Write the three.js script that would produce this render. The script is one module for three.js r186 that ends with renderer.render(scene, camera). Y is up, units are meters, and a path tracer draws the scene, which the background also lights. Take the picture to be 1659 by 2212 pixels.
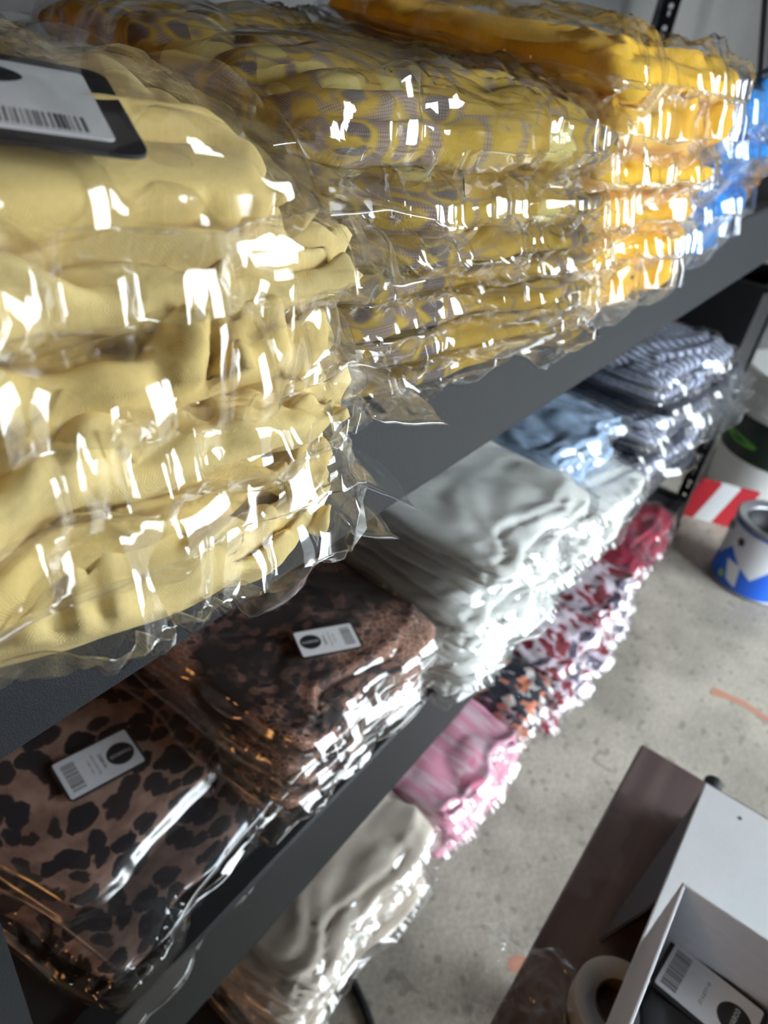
import * as THREE from 'three';
import { mergeGeometries } from 'three/addons/utils/BufferGeometryUtils.js';
import { RoundedBoxGeometry } from 'three/addons/geometries/RoundedBoxGeometry.js';

// ---------------------------------------------------------------- camera, sky, lights, exposure
const scene = new THREE.Scene();
const EYE = 1.03;                                   // eye height above the floor
const camera = new THREE.PerspectiveCamera(2 * Math.atan(1106 / 1550) * 180 / Math.PI, 1659 / 2212, 0.02, 60);
{
  const right = new THREE.Vector3(0.58807528, 0.13701856, 0.79711566);      // picture's right, down and forward axes in the room
  const down = new THREE.Vector3(-0.38501378, -0.81929503, 0.4248765);
  const fwd = new THREE.Vector3(0.71128887, -0.55675988, -0.42905312);
  const m = new THREE.Matrix4().makeBasis(right, down.clone().negate(), fwd.clone().negate());
  camera.quaternion.setFromRotationMatrix(m);
  camera.position.set(0, EYE, 0);
}
camera.focus = 0.255;
camera.userData.fStop = 12;

const renderer = new THREE.WebGLRenderer({ antialias: true });
renderer.toneMapping = THREE.LinearToneMapping;
renderer.toneMappingExposure = 1.28;
renderer.shadowMap.enabled = true;

const SKY = new THREE.Color(0.86, 0.95, 1.0);        // overcast daylight
scene.background = SKY;
scene.backgroundIntensity = 12;

// ---------------------------------------------------------------- small helpers
function mulberry(a) { return () => { a |= 0; a = a + 0x6D2B79F5 | 0; let t = Math.imul(a ^ a >>> 15, 1 | a); t = t + Math.imul(t ^ t >>> 7, 61 | t) ^ t; return ((t ^ t >>> 14) >>> 0) / 4294967296; }; }
const clamp = (x, a, b) => x < a ? a : x > b ? b : x, lerp = (a, b, t) => a + (b - a) * t;
const smooth = (a, b, x) => { const t = clamp((x - a) / (b - a), 0, 1); return t * t * (3 - 2 * t); };
function valueNoise(seed) {                          // smooth 2-D noise in -1..1, period 256 cells
  const r = mulberry(seed), p = new Uint8Array(512), g = new Float32Array(256);
  for (let i = 0; i < 256; i++) { p[i] = i; g[i] = r() * 2 - 1; }
  for (let i = 255; i > 0; i--) { const j = Math.floor(r() * (i + 1)); [p[i], p[j]] = [p[j], p[i]]; }
  for (let i = 0; i < 256; i++) p[256 + i] = p[i];
  return (x, y, px = 256, py = 256) => {
    const xi = Math.floor(x), yi = Math.floor(y); let fx = x - xi, fy = y - yi;
    fx = fx * fx * fx * (fx * (fx * 6 - 15) + 10); fy = fy * fy * fy * (fy * (fy * 6 - 15) + 10);
    const w = (a, n) => ((a % n) + n) % n & 255, h = (a, b) => g[p[p[w(a, px)] + w(b, py)]];
    return lerp(lerp(h(xi, yi), h(xi + 1, yi), fx), lerp(h(xi, yi + 1), h(xi + 1, yi + 1), fx), fy);
  };
}
const taken = new Map();
const numbered = (n) => { const k = taken.get(n) ?? 0; taken.set(n, k + 1); return k ? `${n}_${String(k).padStart(3, '0')}` : n; };
function mesh(name, geo, mat, parent) {
  const m = new THREE.Mesh(geo, mat); m.name = parent ? name : numbered(name); m.castShadow = m.receiveShadow = true; (parent ?? scene).add(m); return m;
}
function thing(name, label, category, group, pos = [0, 0, 0], rot = [0, 0, 0]) {
  const o = new THREE.Group(); o.name = numbered(name); o.position.set(...pos); o.rotation.set(...rot); o.userData = { label, category };
  if (group) o.userData.group = group; scene.add(o); return o;
}
function tag(o, label, category, group) { o.userData = { label, category }; if (group) o.userData.group = group; return o; }
function structure(name, geo, mat, label) { const m = mesh(name, geo, mat); m.userData = { kind: 'structure', label }; return m; }
const box = (w, h, d, x = 0, y = 0, z = 0, r = 0) => (r ? new RoundedBoxGeometry(w, h, d, 2, r) : new THREE.BoxGeometry(w, h, d)).translate(x, y, z);
const tube = (pts, r, n = 40, k = 10, closed = false) => new THREE.TubeGeometry(new THREE.CatmullRomCurve3(pts.map((p) => new THREE.Vector3(...p)), closed), n, r, k, closed);
function dataTexture(n, m, fn, srgb = true) {        // fn(x, y) -> [r, g, b] in 0..1
  const d = new Uint8Array(n * m * 4);
  for (let y = 0; y < m; y++) for (let x = 0; x < n; x++) { const c = fn(x / n, y / m), o = (y * n + x) * 4; for (let k = 0; k < 3; k++) d[o + k] = clamp(c[k], 0, 1) * 255; d[o + 3] = 255; }
  const t = new THREE.DataTexture(d, n, m); t.wrapS = t.wrapT = THREE.RepeatWrapping; t.magFilter = THREE.LinearFilter; t.minFilter = THREE.LinearMipmapLinearFilter; t.generateMipmaps = true;
  if (srgb) t.colorSpace = THREE.SRGBColorSpace; t.needsUpdate = true; return t;
}
const sized = (t, w, h = w) => { const c = t.clone(); c.repeat.set(1 / w, 1 / h); c.needsUpdate = true; return c; };   // uv are metres: one tile covers w by h metres
const std = (o) => new THREE.MeshStandardMaterial(o), phys = (o) => new THREE.MeshPhysicalMaterial(o);
const mix3 = (a, b, t) => [lerp(a[0], b[0], t), lerp(a[1], b[1], t), lerp(a[2], b[2], t)];
const rgb = (r, g, b) => [r / 255, g / 255, b / 255];
// ---------------------------------------------------------------- cloth: folded garments and the film bags round them, settled by relaxing two sewn sheets
function sheets(nu, nv) {                            // index of vertex (layer, i, j); the border belongs to both layers
  const top = (i, j) => j * nu + i, id = new Int32Array(nu * nv); let n = nu * nv;
  for (let j = 0; j < nv; j++) for (let i = 0; i < nu; i++) id[j * nu + i] = (i === 0 || j === 0 || i === nu - 1 || j === nv - 1) ? top(i, j) : n++;
  return { n, at: (l, i, j) => l ? id[j * nu + i] : j * nu + i };
}
function sheetGeometry(nu, nv, at, n, P, U, V) {
  const idx = [], uv = new Float32Array(n * 2);
  for (let l = 0; l < 2; l++) for (let j = 0; j < nv; j++) for (let i = 0; i < nu; i++) {
    const k = at(l, i, j) * 2; uv[k] = (i / (nu - 1)) * U; uv[k + 1] = (j / (nv - 1)) * V;
    if (i + 1 < nu && j + 1 < nv) { const p = at(l, i, j), q = at(l, i + 1, j), s = at(l, i, j + 1), t = at(l, i + 1, j + 1); l ? idx.push(p, q, t, p, t, s) : idx.push(p, t, q, p, s, t); }
  }
  const g = new THREE.BufferGeometry(); g.setAttribute('position', new THREE.BufferAttribute(P.slice(0, n * 3), 3)); g.setAttribute('uv', new THREE.BufferAttribute(uv, 2)); g.setIndex(idx); g.computeVertexNormals(); return g;
}
// Piecewise-flat noise on a lattice of triangles: creased film.
function facetNoise(seed) {
  const r = mulberry(seed), T = new Float32Array(4096); for (let i = 0; i < 4096; i++) T[i] = r() * 2 - 1;
  const h = (i, j) => T[(Math.imul(i, 374761393) + Math.imul(j, 668265263) >>> 7) & 4095];
  return (x, y) => { const s = (x + y) * 0.36602540378, a = x + s, b = y + s, i = Math.floor(a), j = Math.floor(b), f = a - i, g = b - j; return f > g ? h(i, j) * (1 - f) + h(i + 1, j) * (f - g) + h(i + 1, j + 1) * g : h(i, j) * (1 - g) + h(i, j + 1) * (g - f) + h(i + 1, j + 1) * f; };
}
// One garment folded flat in its clear bag: width w (x), length l (z), thickness t (y from 0 to t). The cloth billows along warped lines, grooves part the folded
// layers at the front (+z); the film rests on the ridges of the cloth, spans its hollows in creased facets and ends in empty margins (flange: -x, +x, -z, +z).
function makeBag({ seed, w, l, t, nu = 90, nv = 90, amp = 0.0055, wave = 0.042, stretch = 2.2, turn = 0.5, grooves = 2, edge = 0.42, lump = 0.18, sag = 0, hang = 0, fineFold = 0.6, pinches = 0, flat = null, flap = 0.7,
  fn = 110, flange = [0.015, 0.02, 0.01, 0.006], crease = 0.0022, cell = 0.017, long = 2.2, loose = 0.0012, gather = 0.8, droop = 0.25, film = true }) {
  const N1 = valueNoise(seed), N2 = valueNoise(seed + 7), N3 = valueNoise(seed + 13), r = mulberry(seed + 3), F1 = facetNoise(seed + 31), F2 = facetNoise(seed + 57);
  const prof = (u, v) => Math.pow(Math.max(0, 1 - Math.pow(Math.abs(u), 4)), edge) * Math.pow(Math.max(0, 1 - Math.pow(Math.abs(v), 4.5)), edge);
  const par = (q) => { const c = clamp(q, -1, 1); return Math.sin(c * Math.PI / 2) * 0.62 + c * 0.38; };   // more rows near the round rim
  const bow = (x, z) => -hang * smooth(0, 1, (z / l + 0.5)) ** 2 + sag * (1 - (2 * x / w) ** 2);
  const base = (u, v, sgn) => { const pu = par(u), pv = par(v), x = pu * w / 2 * (1 + 0.05 * N3(pv * 2.5 + 40, 5)) * (1 - 0.06 * Math.abs(pv) ** 6), z = pv * l / 2 * (1 + 0.05 * N3(pu * 2.5 + 80, 3)) * (1 - 0.055 * Math.abs(pu) ** 6); return [x, t / 2 + sgn * prof(pu, pv) * t / 2 * (1 + lump * N3(pu * 1.6 + 11, pv * 1.6 + 11)) + bow(x, z), z]; };
  const gl = Array.from({ length: grooves }, () => [0.55 + 0.42 * r(), 0.05 + 0.08 * r(), r() * 90, 0.004 + 0.004 * r()]);
  const ct = Math.cos(turn), st = Math.sin(turn), sharp = (n) => Math.sqrt(n * n + 0.0035) - 0.06;
  const fold = (x, z, o) => {
    let a = x / wave, b = z / wave; const wx = N2(a * 0.45 + 20 + o, b * 0.45 + 20), wz = N3(a * 0.45 + 50, b * 0.45 + 50 + o); a += wx * 1.5; b += wz * 1.5;
    const p = (a * ct + b * st) / stretch, q = -a * st + b * ct;
    const n = N1(p + 100 + o, q + 100), m = N2(p * 2.1 + 30 + o, q * 1.9 + 10), e = 0.5 + 0.5 * N3(a * 0.3 + 70, b * 0.3 + 30 + o);
    return (1.75 * sharp(n) - 0.45) * (0.45 + 1.1 * e) + fineFold * sharp(m) * (1 - 0.4 * e) + fineFold * 0.3 * sharp(N1(p * 3.6 + 140 + o, q * 3.7 + 60)) * smooth(0.3, 0.8, e);
  };
  const pinch = Array.from({ length: pinches }, () => [(r() - 0.5) * w * 0.9, (0.05 + 0.43 * r()) * l, 5 + Math.floor(r() * 4), r() * 6, 0.018 + 0.016 * r()]);
  const nrm = new THREE.Vector3(), ta = new THREE.Vector3(), tb = new THREE.Vector3();
  const frame = (u, v, sgn) => {
    const p = base(u, v, sgn), pa = base(clamp(u + 0.01, -1, 1), v, sgn), pb = base(clamp(u - 0.01, -1, 1), v, sgn), qa = base(u, clamp(v + 0.01, -1, 1), sgn), qb = base(u, clamp(v - 0.01, -1, 1), sgn);
    ta.set(pa[0] - pb[0], pa[1] - pb[1], pa[2] - pb[2]); tb.set(qa[0] - qb[0], qa[1] - qb[1], qa[2] - qb[2]); nrm.crossVectors(tb, ta).multiplyScalar(sgn);
    if (Math.abs(u) === 1 || Math.abs(v) === 1) nrm.set(Math.abs(u) === 1 ? u : 0, 0, Math.abs(v) === 1 ? v : 0);
    nrm.normalize(); return p;
  };
  const cloth = (u, v, lay) => {
    const rim = Math.min(1, 4 * Math.min(1 - Math.abs(u), 1 - Math.abs(v)) + 0.6);
    let d = amp * fold(u * w / 2, v * l / 2 + (lay ? 0.4 : 0), lay * 60) * (lay ? 0.5 : 1) * rim;
    if (flat && !lay) { const q = smooth(flat[2], flat[2] * 0.55, Math.hypot(par(u) * w / 2 - flat[0], par(v) * l / 2 - flat[1])); d = lerp(d, 0.001, q * 0.9); }
    if (!lay) for (const g of pinch) { const px = par(u) * w / 2 - g[0], pz = par(v) * l / 2 - g[1], R = Math.hypot(px, pz), th = Math.atan2(pz, px) + 0.5 * N2(px * 40, pz * 40); d += amp * 0.55 * (Math.exp(-R * R / (g[4] * g[4])) * (sharp(Math.sin(g[2] / 2 * th + g[3])) * 1.5 * smooth(0, 0.006, R) - 0.9)); }
    if (!lay) for (const g of gl) { const q = (v - g[0] - g[1] * N1(u * 2.4 + g[2], 7)) * l / 2; d -= g[3] * Math.exp(-q * q / 5e-6) * smooth(-0.1, 0.3, N2(u * 1.7 + g[2], 1) + 0.35); d += g[3] * 0.5 * Math.exp(-(q + 0.008) * (q + 0.008) / 5e-5); }
    return d;
  };
  const S = sheets(nu, nv), P = new Float32Array(S.n * 3), D = [new Float32Array(nu * nv), new Float32Array(nu * nv)];
  for (let lay = 0; lay < 2; lay++) for (let j = 0; j < nv; j++) for (let i = 0; i < nu; i++) {
    const u = 2 * i / (nu - 1) - 1, v = 2 * j / (nv - 1) - 1, k = S.at(lay, i, j) * 3, p = frame(u, v, lay ? -1 : 1), d = cloth(u, v, lay);
    D[lay][j * nu + i] = d; P[k] = p[0] + nrm.x * d; P[k + 1] = p[1] + nrm.y * d; P[k + 2] = p[2] + nrm.z * d;
  }
  const out = { garment: sheetGeometry(nu, nv, S.at, S.n, P, w, l + t), w, l, t, top: (x, z) => { const p = base(clamp(x / w * 2, -1, 1), clamp(z / l * 2, -1, 1), 1); return p[1]; } };
  if (!film) return out;
  const most = D.map((d) => { const m = new Float32Array(nu * nv); for (let j = 0; j < nv; j++) for (let i = 0; i < nu; i++) { let b = -1; for (let q = -1; q <= 1; q++) for (let p = -1; p <= 1; p++) b = Math.max(b, d[clamp(j + q, 0, nv - 1) * nu + clamp(i + p, 0, nu - 1)]); m[j * nu + i] = b; } return m; });
  const [xa, xb, za, zb] = flange, su = w / 2 * 1.15, sv = l / 2 * 1.15, U0 = -1 - xa / su, U1 = 1 + xb / su, V0 = -1 - za / sv, V1 = 1 + zb / sv;
  const T = sheets(fn, fn), Q = new Float32Array(T.n * 3);
  const creases = (x, z, o, coarse = 1) => {                      // x, z in metres over the film; creases run mostly across the near rim
    const wx = N2(x * 16 + 5 + o, z * 16 + 5) * 0.02, wz = N3(x * 16 + 15, z * 16 + 25 + o) * 0.02, th = 1.7 * N1(x * 9 + 33 + o, z * 9 + 3), cs = Math.cos(th), sn = Math.sin(th);
    const X = x + wx, Z = z + wz, a = (X * cs + Z * sn) / cell, b = (Z * cs - X * sn) / cell, k = 0.6 + 0.95 * (0.5 + 0.5 * N1(x * 14 + 61 + o, z * 14 + 61));
    const m1 = smooth(-0.1, 0.45, N2(x * 19 + 90 + o, z * 19 + 9)), m2 = smooth(0.05, 0.55, N3(x * 26 + 19, z * 26 + 49 + o));
    return crease * k * (F1(a + o, b / long + 3) + coarse * (0.6 * m1 * F2((0.8 * a + 0.6 * b) * 2.3 + o, (0.8 * b - 0.6 * a) * 0.8 + 7) + 0.34 * m2 * F1((0.6 * a - 0.8 * b) * 5.2 + o, (0.6 * b + 0.8 * a) * 1.9 + 17)));
  };
  for (let lay = 0; lay < 2; lay++) for (let j = 0; j < fn; j++) for (let i = 0; i < fn; i++) {
    const u = lerp(U0, U1, i / (fn - 1)), v = lerp(V0, V1, j / (fn - 1)), cu = clamp(u, -1, 1), cv = clamp(v, -1, 1), k = T.at(lay, i, j) * 3, sgn = lay ? -1 : 1, p = frame(cu, cv, sgn);
    const fu = (cu + 1) / 2 * (nu - 1), fv = (cv + 1) / 2 * (nv - 1), iu = Math.min(nu - 2, Math.floor(fu)), iv = Math.min(nv - 2, Math.floor(fv)), a = fu - iu, b = fv - iv, m = most[lay];
    const d0 = lerp(lerp(m[iv * nu + iu], m[iv * nu + iu + 1], a), lerp(m[(iv + 1) * nu + iu], m[(iv + 1) * nu + iu + 1], a), b);
    const ox = (u - cu) * su, oz = (v - cv) * sv, off = Math.hypot(ox, oz), gu = smooth(0.45, 1, Math.abs(cu)), gv = smooth(0.45, 1, Math.abs(cv)),
      c = creases(p[0] + ox, p[2] + oz, lay * 40) * (1 + 0.3 * gv) + crease * gather * smooth(-0.15, 0.5, N3(p[0] * 20 + 70, p[2] * 20 + lay * 11)) * (gv * F2((p[0] + ox + 0.016 * N2(p[2] * 30, p[0] * 26) + 0.25 * (p[2] + oz) * N3(p[0] * 9, 4)) / 0.017 + 50, v * l / 0.09 + lay * 9) + gu * F1((p[2] + oz + 0.016 * N2(p[0] * 30, p[2] * 26)) / 0.017 + 20, u * w / 0.09 + lay * 7));
    const fade = smooth(0, 0.012, off), d = Math.max(d0, loose + 0.0045 * N3(p[0] * 11 + 3, p[2] * 11 + 60 + lay * 20)) + 0.0005 + Math.max(0, c + crease * 0.8);
    const e = crease * (F1((p[0] + ox) / 0.028 + 40, (p[2] + oz) / 0.036 + 40) + 0.35 * F2((p[0] + ox) / 0.013 + 80, (p[2] + oz) / 0.03 + 80));       // the empty margin: both sheets together
    Q[k] = p[0] + nrm.x * d * (1 - fade) + ox; Q[k + 2] = p[2] + nrm.z * d * (1 - fade) + oz;
    Q[k + 1] = p[1] + nrm.y * d * (1 - fade) + fade * (e * flap * (1 - 0.6 * smooth(0.01, 0.045, off)) - droop * off + sgn * 0.0003);
  }
  out.film = sheetGeometry(fn, fn, T.at, T.n, Q, w + xa + xb, l + za + zb);
  return out;
}
// ---------------------------------------------------------------- materials
const nA = valueNoise(11), nB = valueNoise(23), nC = valueNoise(37);
const fbm = (n, x, y, p, oct = 4) => { let s = 0, a = 0.5, f = 1; for (let i = 0; i < oct; i++) { s += a * n(x * f + i * 17, y * f + i * 31, p * f, p * f); a *= 0.5; f *= 2; } return s; };   // tiles: period p cells
function cells(seed, n) {                            // tiling cell noise on n by n jittered points: nearest, second nearest, id
  const r = mulberry(seed), px = [], py = [], id = []; for (let i = 0; i < n * n; i++) { px.push(r()); py.push(r()); id.push(r()); }
  return (x, y) => {
    x *= n; y *= n; const xi = Math.floor(x), yi = Math.floor(y); let d1 = 9, d2 = 9, k = 0;
    for (let b = -1; b <= 1; b++) for (let a = -1; a <= 1; a++) { const i = ((yi + b) % n + n) % n * n + ((xi + a) % n + n) % n, d = Math.hypot(xi + a + px[i] - x, yi + b + py[i] - y); if (d < d1) { d2 = d1; d1 = d; k = i; } else if (d < d2) d2 = d; }
    return [d1, d2, id[k]];
  };
}
const twill = dataTexture(256, 256, (x, y) => { const s = 0.5 + 0.5 * Math.sin((x * 16 + y * 16) * Math.PI * 2), w = 0.5 + 0.5 * Math.sin((x * 16 - y * 16) * Math.PI * 2); const v = 0.62 * s + 0.2 * w + 0.3 * nA(x * 64, y * 64, 64, 64); return [v, v, v]; }, false);
const knit = dataTexture(256, 256, (x, y) => { const v = Math.abs(Math.sin(x * 12 * Math.PI)) * 0.8 + 0.2 * Math.abs(Math.sin(y * 40 * Math.PI)); return [v, v, v]; }, false);
const fabric = (o) => phys({ roughness: 0.92, sheen: 0.25, sheenRoughness: 0.6, sheenColor: new THREE.Color(1, 0.97, 0.9), bumpMap: sized(twill, 0.0115), bumpScale: 0.0001, ...o });
const faint = (base, amt, seed) => { const n = valueNoise(seed); return dataTexture(256, 256, (x, y) => { const f = 1 + amt * fbm(n, x * 6, y * 6, 6) + amt * 0.35 * n(x * 128, y * 128, 128, 128); return base.map((c) => c * f); }); };
const snakeCells = cells(71, 9), spotCells = cells(83, 9), scaleCells = cells(97, 26), petalCells = cells(59, 5);
const texSnake = dataTexture(768, 768, (x, y) => {   // yellow print with grey-mauve mesh bands
  const wx = x + 0.06 * fbm(nA, x * 5, y * 5, 5), wy = y + 0.06 * fbm(nB, x * 5, y * 5, 5), c = snakeCells(wx, wy), band = fbm(nC, x * 4 + 9, y * 4, 4);
  const ring = Math.abs((c[0] * 0.95 + 0.35 * band + 1) % 0.62 - 0.3), dots = (0.5 + 0.5 * Math.sin(x * 150 * Math.PI * 2)) * (0.5 + 0.5 * Math.sin(y * 150 * Math.PI * 2));
  const g = smooth(0.02, 0.2, ring + 0.3 * band), yel = mix3(rgb(212, 182, 80), rgb(192, 156, 60), clamp(0.5 + 1.2 * band, 0, 1)), gr = mix3(rgb(142, 122, 112), rgb(198, 178, 160), dots);
  let k = mix3(gr, yel, g); if (c[2] > 0.8) k = mix3(k, mix3(rgb(108, 96, 92), rgb(160, 146, 138), dots), smooth(0.35, 0.2, c[0])); if (c[2] < 0.22) k = mix3(k, rgb(226, 208, 128), smooth(0.6, 0.4, c[0]));
  return k;
});
const texLeopard = dataTexture(512, 512, (x, y) => {
  const wx = x + 0.05 * fbm(nA, x * 7, y * 7, 7), wy = y + 0.05 * fbm(nB, x * 7, y * 7, 7), c = spotCells(wx, wy), e = fbm(nC, x * 12, y * 12, 12);
  const spot = smooth(0.5, 0.42, c[0] + 0.28 * e + (c[2] - 0.5) * 0.2), base = mix3(rgb(178, 142, 124), rgb(132, 100, 86), clamp(0.5 + e, 0, 1)), dark = mix3(rgb(30, 29, 36), rgb(56, 45, 44), c[2]);
  return mix3(base, dark, spot * 0.96);
});
const texScale = dataTexture(512, 512, (x, y) => {
  const c = scaleCells(x + 0.02 * fbm(nA, x * 8, y * 8, 8), y + 0.02 * fbm(nB, x * 8, y * 8, 8)), big = fbm(nC, x * 3, y * 3, 3, 5), l = smooth(0.14, 0.03, c[1] - c[0]);
  return mix3(mix3(rgb(52, 44, 46), rgb(156, 114, 98), smooth(-0.3, 0.2, big + (c[2] - 0.5) * 0.5)), rgb(224, 186, 164), l * smooth(-0.25, 0.2, big));
});
const texOrange = dataTexture(512, 512, (x, y) => { const c = petalCells(x + 0.05 * fbm(nA, x * 5, y * 5, 5), y + 0.05 * fbm(nB, x * 5, y * 5, 5)), e = fbm(nC, x * 5, y * 5, 5); return mix3(mix3(rgb(250, 206, 78), rgb(244, 182, 52), clamp(0.5 + e, 0, 1)), rgb(252, 226, 130), smooth(0.5, 0.3, c[0]) * (c[2] > 0.6 ? 0.8 : 0.1)); });
const texRib = dataTexture(256, 256, (x, y) => { const s = 0.5 + 0.5 * Math.sin(x * 8 * Math.PI * 2), k = 0.9 + 0.2 * nA(x * 64, y * 64, 64, 64); return mix3(rgb(104, 114, 150), rgb(220, 227, 248), smooth(0.25, 0.75, s)).map((v) => v * k); });
const texNavy = dataTexture(256, 256, (x, y) => { const s = 0.5 + 0.5 * Math.sin(x * 8 * Math.PI * 2), t = 0.5 + 0.5 * Math.sin(y * 40 * Math.PI * 2); return mix3(rgb(26, 30, 44), rgb(66, 74, 98), smooth(0.3, 0.8, s) * (0.5 + 0.5 * t)); });
const texPink = dataTexture(256, 256, (x, y) => { const s = fbm(nA, x * 24, y * 2, 24, 3), b = fbm(nB, x * 3, y * 3, 3); return mix3(mix3(rgb(240, 168, 194), rgb(246, 214, 226), smooth(-0.1, 0.25, s)), rgb(222, 112, 146), smooth(0.12, 0.3, b) * 0.6); });
const texCoral = dataTexture(256, 256, (x, y) => { const b = fbm(nC, x * 6, y * 6, 6), a = fbm(nA, x * 6, y * 6, 6); return b > 0.12 ? rgb(222, 138, 110) : a > 0.16 ? rgb(206, 200, 200) : rgb(44, 50, 64); });
const texRed = dataTexture(512, 512, (x, y) => { const wx = x + 0.22 * fbm(nA, x * 5, y * 5, 5), wy = y + 0.22 * fbm(nB, x * 5, y * 5, 5), c = petalCells(wx, wy), e = fbm(nC, x * 9, y * 9, 9); return mix3(mix3(rgb(236, 226, 236), rgb(206, 190, 206), clamp(0.5 + e, 0, 1)), c[2] > 0.5 ? rgb(136, 36, 50) : rgb(92, 84, 104), smooth(0.02, 0.28, c[1] - c[0] - 0.15 + 0.5 * e) * (c[2] > 0.25 ? 0.95 : 0)); });
const texWine = dataTexture(256, 256, (x, y) => { const e = fbm(nA, x * 4, y * 4, 4); return mix3(rgb(150, 34, 62), rgb(108, 40, 62), smooth(-0.15, 0.25, e)); });
const M = {
  yellow: fabric({ map: sized(faint(rgb(235, 211, 146), 0.05, 3), 0.12) }),
  yellowDeep: fabric({ map: sized(faint(rgb(231, 204, 134), 0.05, 4), 0.12) }),
  snake: fabric({ map: sized(texSnake, 0.2), bumpScale: 0.00025 }),
  orange: fabric({ map: sized(texOrange, 0.22) }), gold: fabric({ map: sized(faint(rgb(250, 198, 62), 0.1, 9), 0.12) }),
  blue: fabric({ map: sized(faint(rgb(36, 138, 220), 0.22, 6), 0.1) }),
  leopard: fabric({ map: sized(texLeopard, 0.155) }), scale: fabric({ map: sized(texScale, 0.17) }),
  white: fabric({ map: sized(faint(rgb(238, 240, 236), 0.03, 8), 0.12) }), ice: fabric({ map: sized(faint(rgb(176, 202, 232), 0.2, 12), 0.06) }),
  rib: fabric({ map: sized(texRib, 0.09, 0.09), bumpMap: sized(knit, 0.036), bumpScale: 0.001 }), navy: fabric({ map: sized(texNavy, 0.036, 0.036), bumpMap: sized(knit, 0.036), bumpScale: 0.001 }),
  cream: fabric({ map: sized(faint(rgb(240, 229, 214), 0.05, 14), 0.12) }), pink: fabric({ map: sized(texPink, 0.12) }), coral: fabric({ map: sized(texCoral, 0.12) }),
  red: fabric({ map: sized(texRed, 0.2) }), wine: fabric({ map: sized(texWine, 0.12) }), dark: fabric({ color: 0x3a3c44 }),
  film: phys({ name: 'clear_film', color: 0xffffff, roughness: 0.08, transmission: 1, thickness: 0, ior: 1.85, side: THREE.DoubleSide }),
  cloudy: phys({ name: 'cloudy_film', color: 0xf4f7fa, roughness: 0.2, transmission: 1, thickness: 0, ior: 1.9, side: THREE.DoubleSide }),
};
const grit = dataTexture(256, 256, (x, y) => { const v = 0.5 + 0.5 * nA(x * 128, y * 128, 128, 128) * 0.7 + 0.3 * nB(x * 64, y * 64, 64, 64) * 0.5; return [v, v, v]; }, false);
M.steel = std({ color: 0x202328, roughness: 0.5, metalness: 0.15, bumpMap: sized(grit, 0.05), bumpScale: 0.0002 });
M.deck = std({ color: 0x1b1c1f, roughness: 0.6, bumpMap: sized(grit, 0.05), bumpScale: 0.0002 });
M.wall = std({ map: sized(faint(rgb(128, 126, 125), 0.06, 21), 1.3), roughness: 0.9 });
M.ceiling = std({ color: 0xb8b6b2, roughness: 0.95 });
const texFloor = dataTexture(1024, 1024, (x, y) => {
  const a = fbm(nA, x * 8, y * 8, 8, 6), b = fbm(nB, x * 3, y * 3, 3, 4), c = nC(x * 256, y * 256, 256, 256), s = smooth(0.6, 0.8, nA(x * 70, y * 70, 70, 70));
  return mix3(rgb(180, 173, 160), rgb(148, 142, 132), clamp(0.45 + 1.3 * a + 0.5 * b, 0, 1)).map((v) => v * (1 + 0.07 * c) * (1 - 0.16 * s));
});
M.floor = std({ map: sized(texFloor, 0.9), roughness: 0.62 });
M.drive = std({ map: sized(faint(rgb(74, 74, 76), 0.12, 61), 0.8), roughness: 0.95 });
// ---------------------------------------------------------------- the garage: back wall behind the rack, open door towards +z
const uvBox = (g, k = 1) => { const p = g.attributes.position, n = g.attributes.normal, uv = g.attributes.uv; for (let i = 0; i < p.count; i++) { const ax = Math.abs(n.getX(i)), ay = Math.abs(n.getY(i)); if (ay > 0.7) uv.setXY(i, p.getX(i) * k, p.getZ(i) * k); else if (ax > 0.7) uv.setXY(i, p.getZ(i) * k, p.getY(i) * k); else uv.setXY(i, p.getX(i) * k, p.getY(i) * k); } return g; };
const wallBox = (x0, x1, y0, y1, z0, z1) => uvBox(box(x1 - x0, y1 - y0, z1 - z0, (x0 + x1) / 2, (y0 + y1) / 2, (z0 + z1) / 2));
const RX0 = -2.6, RX1 = 3.3, RZ0 = -0.72, RZ1 = 1.75, RH = 2.5, DX0 = 0.65, DX1 = 2.35, DH = 2.0;
const floor = structure('floor', wallBox(RX0 - 0.12, RX1 + 0.12, -0.1, 0, RZ0 - 0.12, RZ1 + 0.12), M.floor, 'grey beige concrete garage floor');
structure('ceiling', wallBox(RX0 - 0.12, RX1 + 0.12, RH, RH + 0.12, RZ0 - 0.12, RZ1 + 0.12), M.ceiling, 'plain pale garage ceiling');
structure('wall_back', wallBox(RX0 - 0.12, RX1 + 0.12, 0, RH, RZ0 - 0.12, RZ0), M.wall, 'grey wall behind the rack');
structure('wall_left', wallBox(RX0 - 0.12, RX0, 0, RH, RZ0, RZ1), M.wall, 'grey end wall of the garage');
structure('wall_right', wallBox(RX1, RX1 + 0.12, 0, RH, RZ0, RZ1), M.wall, 'grey wall beyond the far end of the rack');
structure('wall_front', mergeGeometries([wallBox(RX0 - 0.12, DX0, 0, RH, RZ1, RZ1 + 0.12), wallBox(DX1, RX1 + 0.12, 0, RH, RZ1, RZ1 + 0.12), wallBox(DX0, DX1, DH, RH, RZ1, RZ1 + 0.12)]), M.wall, 'grey wall round the open garage door');
structure('driveway', wallBox(-14, 16, -0.14, -0.04, RZ1 + 0.12, 24), M.drive, 'dark asphalt driveway outside the open door');
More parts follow.
